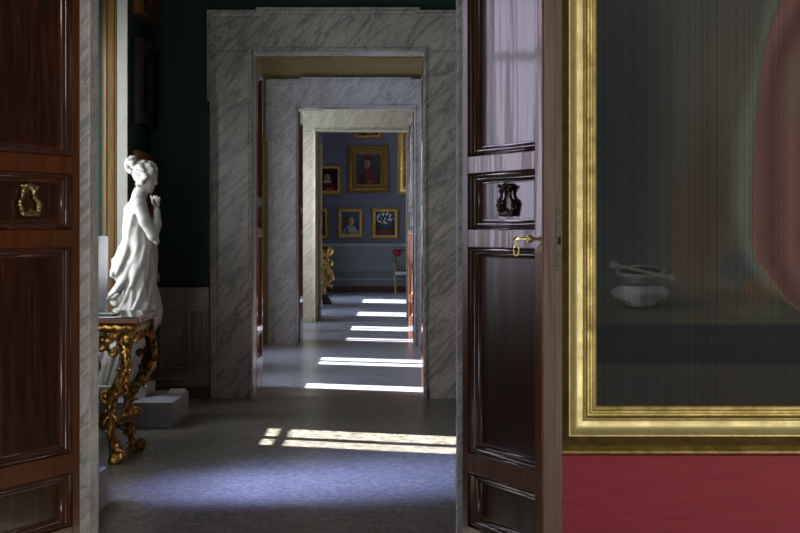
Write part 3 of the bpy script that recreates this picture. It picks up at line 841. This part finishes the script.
ST = empty('statue', (XS, YS, PL_TOP), 0, 'white marble statue of a draped woman standing in profile, hand raised to her chin', 'statue')
def build_statue():
    H = .0065
    f = Field((-.42, -.36, .26-.02), (.30, .36, 2.20), H)
    # --- drapery: stacked elliptical sections with folds
    py = np.array([232, 246, 256, 266, 280, 296, 310, 322, 334, 346, 362, 376, 392])
    Lp = np.array([126.5, 128.5, 128.5, 127, 125, 123, 121, 116.5, 110, 102, 97.5, 95, 94], float)
    Rp = np.array([153, 156, 156.5, 155, 156, 160, 162, 159.5, 151.5, 145.5, 140, 136, 133], float)
    Dp = np.array([.125, .13, .145, .16, .17, .175, .18, .185, .19, .2, .21, .215, .22])
    zz = EYE-(py-YH)/SP
    o = np.argsort(zz)
    sl, X, Y, Z = f.block((-.42, -.36, .24), (.3, .36, 1.58))
    cx = np.interp(Z, zz[o], ((Lp+Rp)/2-138)[o]/SP).astype('f4')
    rx = np.interp(Z, zz[o], ((Rp-Lp)/2)[o]/SP).astype('f4')
    ry = np.interp(Z, zz[o], Dp[o]).astype('f4')
    x = (X-cx)/rx; y = Y/ry
    th = np.arctan2(y, x)
    q = np.sqrt(x*x+y*y)
    g = np.sqrt((x/rx)**2+(y/ry)**2)+1e-5
    amp = np.clip((1.45-Z)*.014, .0, .012)+.003
    fold = np.sin(8*th+2.2*np.sin(2.3*Z+th)+7*(1.5-Z))+.6*np.sin(15*th-5*Z+1.7*np.sin(5*Z))*(.6+.4*np.sin(3*th))
    D = q*(q-1)/g - amp*fold*.75
    D = np.maximum(D, Z-1.56); D = np.maximum(D, .285-Z)
    f.put(sl, D.astype('f4'), .02)
    wave = lambda fx, fz, ph, a: (lambda X, Y, Z: a*np.sin(fx*X+fz*Z+34*Y+ph+1.3*np.sin(9*Z)))
    def onskirt(px_, py_, off=0.0):
        p = S(px_, py_); z = p[2]
        c_ = float(np.interp(z, zz[o], ((Lp+Rp)/2-138)[o]/SP)); a_ = float(np.interp(z, zz[o], ((Rp-Lp)/2)[o]/SP)); b_ = float(np.interp(z, zz[o], Dp[o]))
        u = max(-.97, min(.97, (p[0]-c_)/a_))
        return (p[0], -b_*math.sqrt(1-u*u)-off, z)
    for ln, r_ in (([(147,246),(143,266),(134,286),(124,306),(112,330),(104,352),(99,378)],.020), ([(151,250),(149,274),(142,298),(131,322),(119,346),(110,380)],.017),
                   ([(154,256),(154.5,280),(150,304),(140,328),(129,352),(121,384)],.018), ([(141,244),(135,262),(128,278),(121,292)],.018),
                   ([(157,290),(157,308),(150,326),(140,346),(132,380)],.013), ([(145,300),(135,318),(122,338),(114,360)],.013), ([(137,282),(127,300),(116,318)],.013)):
        f.path([onskirt(*q) for q in ln], [r_*.5]+[r_]*(len(ln)-2)+[r_*.8], .012)
    # bodice
    w1 = wave(85, -16, 0, .006)
    f.cap(S(129,210,.12), S(141,206,-.13), .064, .062, .03, w1)
    f.ell(S(136,220,0), (.110,.150,.13), .05, disp=w1)
    f.ell(S(146.5,222,-.05), (.055,.06,.06), .03); f.ell(S(144.5,221,.07), (.055,.06,.06), .03)
    f.cap(S(136.5,232), S(140.5,258), .112, .122, .05, w1)
    f.ell(S(139,270), (.135,.165,.15), .05, disp=w1)
    # flying folds of cloth behind
    w2 = wave(62, -36, 1.0, .011)
    f.path([S(129.5,234,-.04), S(123.5,249,-.06), S(117.5,262,-.06), S(113.6,271.5,-.05)], [.04,.046,.046,.022], .02, w2)
    f.path([S(129,240,.06), S(124,254,.08), S(118.5,265,.07), S(114.5,273,.05)], [.05,.05,.042,.022], .02, w2)
    f.path([S(113.6,271.5,-.05), S(115.2,277,-.04), S(121.5,281,-.05)], [.020,.022,.016], .015, w2)
    f.path([S(128,250,-.08), S(123,264,-.10), S(119.5,276,-.09)], [.035,.035,.02], .015, w2)
    f.path([S(128,264,-.08), S(125,279,-.10), S(118.5,289.5,-.09), S(111,296,-.06)], [.04,.042,.034,.016], .016, w2)
    f.path([S(127,272,.05), S(122.5,286,.06), S(115.5,294.5,.04), S(110.2,298.5,-.02)], [.05,.044,.03,.014], .016, w2)
    f.path([S(110.6,297,-.05), S(112,301.4,-.05), S(121,304.5,-.06)], [.015,.017,.014], .012, w2)
    f.path([S(120,309,-.05), S(112,320,-.04), S(104,337,-.04)], [.035,.04,.05], .02, w2)
    # bodice border and shoulder strap
    f.path([S(140,202,-.15), S(134,214,-.12), S(128.5,232,-.1)], [.012,.012,.010], .012)
    # arms
    f.path([S(142.5,205.5,-.150), S(148.5,221,-.195), S(156.2,235.5,-.195)], [.056,.052,.043], .02)
    f.path([S(156.2,235.5,-.195), S(159.2,224,-.16), S(158.4,211,-.095)], [.043,.041,.027], .014)
    f.path([S(129,209,.14), S(138,224,.20), S(148,238,.19)], [.054,.05,.042], .02)
    f.path([S(148,238,.19), S(154,241,.05), S(157,240,-.06)], [.042,.036,.026], .014)
    f.ell(S(157.5,241,-.11), (.026,.045,.022), .01)
    for i in range(4): f.path([S(158.5,242-i*.2,-.10), S(160.2-i*.3,239+i*1.6,-.16), S(159.4,236.5+i*1.6,-.20)], [.010,.0095,.008], .004)
    # raised hand: palm, four curled fingers, index toward the chin, thumb
    f.ell(S(157.6,204.5,-.068), (.026,.022,.042), .012)
    f.path([S(155.6,201.5,-.06), S(152.8,199,-.045), S(151.2,195.4,-.03)], [.0115,.0105,.009], .005)
    f.path([S(156.6,200.2,-.075), S(155.4,196.6,-.068), S(153.4,198.6,-.06)], [.0115,.0105,.009], .004)
    f.path([S(158.3,200.2,-.08), S(158.0,196.8,-.075), S(156.4,199.4,-.078)], [.011,.010,.009], .004)
    f.path([S(160.2,201.2,-.078), S(160.8,198.0,-.08), S(159.4,201.0,-.09)], [.010,.0095,.008], .004)
    f.path([S(156.4,206,-.088), S(154.4,202.6,-.096), S(154.2,199.4,-.085)], [.012,.011,.009], .005)
    # neck
    f.path([S(137.5,203,.0), S(139.5,195,0), S(143.5,186,-.005)], [.066,.054,.052], .035)
    # head, bent forward
    f.ell(S(143.8,173.6,0), (.096,.077,.092), .02)
    f.path([S(148.5,180,0), S(149.4,188.2,-.005)], [.060,.036], .025)
    f.path([S(149.6,190.4,-.005), S(151.2,191.2,-.006)], [.021,.016], .012)
    f.path([S(152.0,171,0), S(153.4,176.4,0)], [.046,.036], .02)
    f.path([S(154.6,177.6,-.002), S(156.4,183.2,-.004)], [.009,.0125], .008)
    f.cap(S(155.3,184.2,-.018), S(155.3,184.2,.012), .008, .008, .006)
    f.cap(S(153.9,186.8,-.014), S(153.9,186.8,.008), .0075, None, .004)
    f.cap(S(153.5,188.4,-.013), S(153.5,188.4,.007), .0075, None, .004)
    for yy in (-.036, .030):
        f.ell(S(154.0,179.6,yy), (.012,.014,.009), .008, sub=True)
        f.ell(S(153.0,179.8,yy), (.010,.012,.007), .004)
    f.path([S(142.6,179,-.074), S(143.3,182,-.078), S(143.0,185,-.070)], [.012,.013,.008], .006)
    # hair: waved cap with a fillet, bun high at the back
    hn = lambda X, Y, Z: .0075*np.sin(78*X+3*np.sin(40*Z))*np.sin(64*Z+2*np.sin(50*Y))+.004*np.sin(120*Y+60*X)
    f.ell(S(144.2,170.6,0), (.104,.090,.086), .012, disp=hn)
    f.ell(S(150.2,167.4,0), (.055,.072,.042), .012, disp=hn)
    f.path([S(154.6,169.2,0), S(153.4,170.4,-.05), S(148.4,175.6,-.08), S(143.6,181,-.072), S(139.6,185,-.05)], [.024,.026,.026,.024,.022], .012, hn)
    f.path([S(154.6,169.2,0), S(153.0,170.4,.05), S(147.4,175.6,.08), S(142.0,182,.07)], [.024,.026,.026,.024], .012, hn)
    for x_, y_, yy, r_ in ((130.6,163.6,0,.040),(128.6,166.8,-.02,.032),(130.2,160.2,.0,.032),(133.0,158.8,-.01,.024),(127.0,163.6,.01,.022),(132.4,169.4,-.02,.034),(135.0,171.6,.0,.034),(126.6,169.2,.01,.018),(133.8,165,-.025,.03)):
        f.ell(S(x_,y_,yy), (r_,r_*1.1,r_), .010, disp=hn)
    return f
b = build_statue().mesh('body', STATUE, ST)
b.location = (0, 0, -PL_TOP)
bm = bmesh.new()
box(bm, -2.52-XS, -1.99-XS, -.32, .27, 0, .09, .006)
obj('base', bm, STATUE, ST)['label'] = 'square white base slab'

# second plinth in the near corner
bm = bmesh.new(); box(bm, -2.68, -1.622, 9.45, 10.33, 0, .213, .004)
tag(obj('plinth', bm, PLINTH), 'low grey plinth at the lower left, mostly hidden behind the marble jamb', 'plinth')
bm = bmesh.new()
vs = [bm.verts.new(p) for p in ((-1.72,9.95,.213),(-1.655,9.95,.213),(-1.655,10.12,.213),(-1.72,10.12,.213),
                                (-1.72,9.98,.228),(-1.655,9.98,.228),(-1.655,10.12,.242),(-1.72,10.12,.242))]
for f in ((3,2,1,0),(4,5,6,7),(0,1,5,4),(1,2,6,5),(2,3,7,6),(3,0,4,7)): bm.faces.new([vs[i] for i in f])
tag(obj('caption_card', bm, CARD), 'tiny white caption wedge on the lower left plinth', 'caption card')

# ------------------------------------------------------------------ gilded console table
CY0, CY1, CXR, CZ = 12.0, 13.0, -1.68, .982
CT = empty('console_table', (-1.93, 12.5, 0), 0, 'carved gilded console table with a dark stone top against the left wall', 'console table')
ox, oy = 1.93, -12.5
bm = bmesh.new(); box(bm, XL+.01+ox, CXR+ox, CY0+oy, CY1+oy, CZ-.012, CZ, .004)
obj('table_top', bm, TOP_STONE, CT)['label'] = 'polished dark stone slab'
bm = bmesh.new()
box(bm, XL+.012+ox, CXR-.006+ox, CY0+.006+oy, CY1-.006+oy, CZ-.044, CZ-.012, .003)
eb = obj('edge_band', bm, INLAY_BROWN, CT)
bm = bmesh.new()
for k in range(4):
    y0 = CY0+.06+k*.24+oy
    box(bm, CXR-.007+ox, CXR-.004+ox, y0, y0+.16, CZ-.038, CZ-.018)
box(bm, CXR-.007+ox, CXR-.003+ox, CY0+.006+oy, CY1-.006+oy, CZ-.0155, CZ-.0125)
box(bm, CXR-.007+ox, CXR-.003+ox, CY0+.006+oy, CY1-.006+oy, CZ-.0445, CZ-.041)
obj('inlay', bm, INLAY_PALE, eb)
def carve(f, seed, lo, hi, n, r0, r1, k=.012):
    rs = np.random.RandomState(seed)
    for _ in range(n):
        p = [lo[i]+rs.rand()*(hi[i]-lo[i]) for i in range(3)]
        r = r0+rs.rand()*(r1-r0); q = rs.randn(3); q = q/np.linalg.norm(q)*r*1.4
        f.cap(p, [p[i]+q[i] for i in range(3)], r, r*.55, k)
gn = lambda X, Y, Z: .003*np.sin(95*X+2*np.sin(60*Z))*np.sin(88*Z+30*Y)
def C_(px, py, Y): return (wx(px, Y)+ox, Y+oy, wz(py, Y))
# apron
f = Field((XL+ox, CY0+oy-.02, .74), (CXR+ox+.02, CY1+oy+.02, .96), .007)
for y in (CY0+.05, CY1-.05): f.cap((XL+.05+ox, y+oy, .905), (CXR-.05+ox, y+oy, .905), .032, None, .01, gn)
f.cap((CXR-.05+ox, CY0+.05+oy, .905), (CXR-.05+ox, CY1-.05+oy, .905), .032, None, .01, gn)
carve(f, 1, (XL+.08+ox, CY0+.03+oy, .82), (CXR-.05+ox, CY0+.07+oy, .91), 34, .012, .026)
carve(f, 2, (CXR-.07+ox, CY0+.05+oy, .81), (CXR-.04+ox, CY1-.05+oy, .91), 40, .012, .028)
carve(f, 3, (CXR-.10+ox, CY0+.03+oy, .77), (CXR-.05+ox, CY0+.10+oy, .88), 14, .014, .026)
carve(f, 4, (-1.93+ox, CY0+.03+oy, .76), (-1.85+ox, CY0+.07+oy, .86), 14, .012, .022)
f.mesh('apron', GOLD_OLD, CT)
# legs: two carved scroll legs on the room side, plainer ones at the wall
def spike(f, c, d, L, r):
    """pointed carved leaf: two bent tapering strokes"""
    c = np.array(c, float); d = np.array(d, float); d /= np.linalg.norm(d)
    m = c+d*L*.55; e = m+(d+np.array((0, 0, -.55)))*L*.4
    f.cap(tuple(c), tuple(m), r, r*.75, .008); f.cap(tuple(m), tuple(e), r*.75, .004, .006)
def volute(f, c, r0, a0, turns, rad, sgn=1):
    n = int(10*turns)+2; pts = []
    for i in range(n):
        t = i/(n-1); a = a0+sgn*t*turns*2*PI; q = r0*(1-.78*t)
        pts.append((c[0]+q*math.cos(a), c[1], c[2]+q*math.sin(a)))
    f.path(pts, [rad*(1-.35*i/(n-1)) for i in range(n)], .006)
    f.ell(c, (rad*1.1,)*3, .006)
def console_leg(pts, rad, seed, extra=(), vol=()):
    P = [np.array(C_(*p)) for p in pts]
    lo = np.min(P, 0)-.14; hi = np.max(P, 0)+.14
    lo[2] = max(lo[2], -.005)
    f = Field(lo, hi, .0055)
    rs = np.random.RandomState(seed)
    g2 = lambda X, Y, Z: .0035*np.sin(150*X+3*np.sin(70*Z))*np.sin(120*Z+60*Y)
    f.path([tuple(p) for p in P], [.80*q for q in rad], .014, g2)
    # twin ribs running down the front and side of the scroll
    for dx, dy in ((.0,-.8),(.75,-.35),(-.75,-.35)):
        f.path([tuple(p+np.array((dx*q*.75, dy*q*.8, 0))) for p, q in zip(P, rad)], [.24*q for q in rad], .004)
    for i in range(len(P)-1):
        T_ = P[i+1]-P[i]; T_ = T_/np.linalg.norm(T_)
        for j in range(6):
            t = (j+rs.rand())/6; c = P[i]*(1-t)+P[i+1]*t; r = (rad[i]*(1-t)+rad[i+1]*t)*.8
            d = rs.randn(3); d[1] = -abs(d[1])*.7; d -= T_*d.dot(T_); d /= np.linalg.norm(d)
            spike(f, c+d*r*.7, d*.75+T_*rs.choice((-.6,.7)), .035+.03*rs.rand(), .011+.005*rs.rand())
    for p, r in extra:
        f.ell(C_(*p), (r*.9, r*.75, r*.9), .012, disp=g2)
    for p, r0, a0, turns, rd, sg in vol: volute(f, C_(*p), r0, a0, turns, rd, sg)
    sl, X, Y, Z = f.block(lo, hi)
    f.F[sl] = np.maximum(f.F[sl], -Z+.001+0*X)
    return f.mesh('leg', GOLD_OLD, CT)
n_, m_ = 12.10, 12.78
console_leg([(123,327,n_),(121.5,338,n_),(125.5,352,n_-.02),(127,366,n_-.03),(121.5,382,n_-.03),(114,394,n_-.02),(110.5,408,n_),(110.5,424,n_),(112,440,n_),(113.5,456,n_),(120,461,n_-.02)],
            [.050,.036,.042,.048,.056,.050,.038,.030,.029,.032,.022], 4,
            [((118,448,n_),.030),((121,458,n_-.02),.028),((112,462,n_),.034),((110,437,n_-.03),.028),((126.5,372,n_-.05),.03),((118,333,n_-.02),.03)],
            [((106,398,n_-.02),.045,1.2,1.3,.015,1),((104,343,n_-.01),.055,.2,1.4,.014,1),((133,338,n_-.01),.042,2.9,1.3,.013,-1),((112,352,n_-.01),.032,1.0,1.2,.012,-1),((121,455,n_-.02),.03,2.5,1.2,.012,-1)])
console_leg([(150,322,m_),(149,334,m_),(152,348,m_),(149.5,364,m_),(141.5,378,m_),(133,390,m_),(128,402,m_),(127,416,m_),(129.5,430,m_),(133,444,m_),(141,449,m_)],
            [.042,.040,.046,.052,.05,.042,.034,.030,.028,.032,.022], 9,
            [((141,446,m_),.028),((133,449,m_),.036),((128.5,421,m_-.03),.028),((152,352,m_-.04),.03)],
            [((141,333,m_-.01),.045,.4,1.3,.014,1),((137,412,m_-.01),.035,2.8,1.3,.013,-1),((140,353,m_-.01),.03,.2,1.2,.012,1),((142,443,m_-.01),.03,2.6,1.2,.012,-1)])
for Y in (n_, m_):
    p0 = np.array((XL+.10+ox, Y+oy, .88))
    f = Field((XL+.0+ox, Y+oy-.1, -.005), (XL+.3+ox, Y+oy+.1, .95), .009)
    f.path([(XL+.10+ox,Y+oy,.90),(XL+.15+ox,Y+oy,.6),(XL+.08+ox,Y+oy,.3),(XL+.10+ox,Y+oy,.04)], [.04,.05,.035,.04], .02, gn)
    sl, X_, Y_, Z_ = f.block((-9,-9,-9), (9,9,9)); f.F[sl] = np.maximum(f.F[sl], -Z_+.001+0*X_)
    f.mesh('leg', GOLD_OLD, CT)
f = Field((XL+ox, CY0+oy, .10), (CXR+ox+.02, CY1+oy, .36), .007)
mid = (-1.96+ox, 12.45+oy, .26)
for p in (C_(111,418,n_), C_(128,418,m_), (XL+.10+ox, n_+oy, .22), (XL+.10+ox, m_+oy, .22)):
    f.path([p, tuple((np.array(p)+np.array(mid))/2-np.array((0,0,.03))), mid], [.026,.03,.03], .02, gn)
f.ell(mid, (.06,.06,.05), .02, disp=gn)
f.mesh('stretcher', GOLD_OLD, CT)

# clear panel stand and small dark object on the console
t = NT('clear_acrylic'); t.set(Base_Color=(.70,.69,.76), Roughness=.12, Transmission_Weight=.55, IOR=1.45)
tr = t.n('ShaderNodeBsdfTransparent', {'Color': (.85,.85,.9,1)})
mx = t.n('ShaderNodeMixShader', {0: .45, 1: t.b.outputs[0], 2: tr.outputs[0]})
t.t.links.new(mx.outputs[0], t.t.nodes['Material Output'].inputs['Surface'])
ACRYL = t.m
YA = 12.35
bm = bmesh.new(); box(bm, wx(84,YA), wx(108.5,YA), YA-.012, YA+.0, CZ+.014, wz(236,YA)+0.0, .002)
A = empty('acrylic_sign_stand', (wx(96,YA), YA, CZ), 0, 'upright clear acrylic panel stand on the console table beside the jamb', 'sign stand')
o = obj('panel', bm, ACRYL, A); o.location = (-wx(96,YA), -YA, -CZ)
bm = bmesh.new(); box(bm, wx(84,YA), wx(118,YA), YA-.16, YA+.10, CZ+.001, CZ+.0145, .003)
o = obj('base', bm, m_plain('dark_smoky_acrylic', (.03,.03,.035), .12, coat=.5), A); o.location = (-wx(96,YA), -YA, -CZ)

# ------------------------------------------------------------------ far room furniture
YCH = 44.55
CH = empty('armchair', (wx(405.5,YCH), YCH, 0), 0, 'gilt armchair with a red top corner standing against the slate blue end wall', 'armchair')
q = 1/40.9
bm = bmesh.new(); box(bm, -.27, .27, -.27, .27, .44, .52, .03); obj('seat', bm, CHAIR_SEAT, CH, True)
bm = bmesh.new(); box(bm, -.24, .24, .25, .30, .56, 1.02, .02); obj('backrest', bm, CHAIR_FABRIC, CH, True)
for sx in (-1, 1):
    for sy in (-1, 1):
        bm = bmesh.new()
        if sy < 0: tube(bm, [(sx*.25,-.24,.45),(sx*.26,-.25,.3),(sx*.24,-.25,.12),(sx*.245,-.27,0)], [.03,.026,.018,.022], 8)
        else: tube(bm, [(sx*.25,.27,1.06),(sx*.25,.27,.5),(sx*.25,.26,.2),(sx*.25,.30,0)], [.022,.026,.02,.02], 8)
        obj('leg', bm, GOLD_FAR, CH, True)
    bm = bmesh.new(); tube(bm, [(sx*.26,.26,.74),(sx*.28,.05,.74),(sx*.28,-.18,.72),(sx*.265,-.2,.5)], [.02,.022,.026,.02], 8)
    obj('armrest', bm, GOLD_FAR, CH, True)
f = Field((-.34, .1, .88), (.34, .4, 1.16), .014)
rs = np.random.RandomState(2)
f.cap((-.27,.26,1.04), (.27,.26,1.04), .022, None, .02)
for _ in range(12):
    f.ell((-.31+.17*rs.rand(), .22, .93+.13*rs.rand()), (.04,.045,.04), .015)
f.mesh('top_trim', RED_CLOTH, CH)['label'] = 'red top trim'

YT = 38.0
TS = empty('candlestand', (wx(324,YT), YT, 0), 0, 'tall gilded scroll candlestand at the left of the farthest room', 'candlestand')
def T(px, py): return (wx(px,YT)-wx(324,YT), 0, wz(py,YT))
f = Field((-.32, -.2, .14), (.28, .2, 1.26), .011)
f.path([T(329.5,254), T(331.5,250.5), T(328,248), T(324.5,252), T(326,259), T(331,264), T(325,268)], [.04,.042,.045,.05,.05,.04,.045], .02, gn)
f.path([T(325,268), T(330,272), T(331.5,278), T(327,283), T(324,279)], [.045,.055,.055,.045,.035], .02, gn)
f.path([T(322,252), T(321,270), T(323,290), T(324,299)], [.06,.07,.06,.05], .03, gn)
f.ell(T(329.5,251), (.06,.05,.05), .02, disp=gn); f.ell(T(331,277), (.06,.06,.06), .02, disp=gn); f.ell(T(325,263), (.06,.06,.05), .02, disp=gn)
carve(f, 12, (T(324,0)[0]-.02, -.06, .35), (T(331,0)[0]+.02, .0, 1.12), 46, .018, .035)
f.mesh('scroll_stem', GOLD_FAR, TS)
bm = bmesh.new(); lathe(bm, [(.17,.0),(.17,.05),(.14,.07),(.13,.11),(.09,.14),(.07,.2)], 20)
obj('base', bm, m_plain('dark_wood_base', (.04,.025,.018), .4), TS, True, 40)
bm = bmesh.new(); lathe(bm, [(.05,1.14),(.10,1.17),(.16,1.18),(.165,1.20),(.0005,1.20)], 20)
obj('tray', bm, GOLD_OLD, TS, True, 40)

# ------------------------------------------------------------------ light
def area(name, loc, dirv, sx, sy, power, col, spread=PI):
    L = bpy.data.lights.new(name, 'AREA')
    L.shape = 'RECTANGLE'; L.size = sx; L.size_y = sy; L.energy = power; L.color = col; L.spread = spread
    o = bpy.data.objects.new(name, L); COL.objects.link(o)
    o.location = loc
    o.rotation_euler = Vector(dirv).to_track_quat('-Z', 'Y').to_euler()
    return o
SKY = (.72, .83, 1.0)
area('right_window_daylight', (4.35, .6, 1.8), (-.50, .86, -.02), 2.0, 2.2, 320, (1.0, .95, .87))
PW = [30, 62, 36, 58, 140, 140, 120, 140, 180, 240]
for (c, hw, a, b), pw in zip(WINDOWS, PW):
    lo = 1.42 if c == 10.1 else SILL
    area('window_skylight', (XG-.12, c if c != 14.38 else 14.86, (lo+HEAD)/2), (1, 0, -.12), 2*hw if c != 14.38 else .9, HEAD-lo, pw,
         {10.1: (.82, .75, 1.0), 14.38: (.95, .97, 1.0)}.get(c, SKY))
area('window_skyglow', (XL-.25, 9.85, 1.75), (2.4, 1.7, -1.75), .6, .8, 66, (.32,.42,1.0), math.radians(42))  # added lamp that lays a blue patch on the green room floor
area('window_skyglow', (XL-.22, 10.25, 2.0), (.42, 1, -.10), .7, 1.7, 34, (.93,.96,1.0), math.radians(125))  # added white fill for the dado, marble pier, console and statue
sun = bpy.data.lights.new('sun', 'SUN'); sun.energy = 68.0; sun.angle = math.radians(.55); sun.color = (1.0, .985, .95)
so = bpy.data.objects.new('sun', sun); COL.objects.link(so)
so.location = (-8, 10, 6)
so.rotation_euler = Vector((1, -.40, -.5385)).to_track_quat('-Z', 'Y').to_euler()

W = bpy.data.worlds.new('sky'); SC.world = W; W.use_nodes = True
bg = W.node_tree.nodes['Background']
bg.inputs[0].default_value = (.55, .70, 1.0, 1); bg.inputs[1].default_value = .3

# ------------------------------------------------------------------ camera
cam = bpy.data.cameras.new('camera'); co = bpy.data.objects.new('camera', cam); COL.objects.link(co)
co.location = (0, 0, EYE); co.rotation_euler = (PI/2, 0, 0)
cam.sensor_fit = 'HORIZONTAL'; cam.sensor_width = 36.0; cam.lens = FPX/800*36
cam.shift_x = (400-XV)/800; cam.shift_y = (YH-266.5)/800
cam.clip_end = 200
SC.camera = co

SC.view_settings.view_transform = 'Standard'
SC.view_settings.look = 'None'
SC.view_settings.exposure = 0.0
SC.cycles.max_bounces = 8
SC.cycles.diffuse_bounces = 4
SC.cycles.caustics_reflective = False
SC.cycles.caustics_refractive = False
SC.cycles.sample_clamp_indirect = 3.0
SC.cycles.use_denoising = True
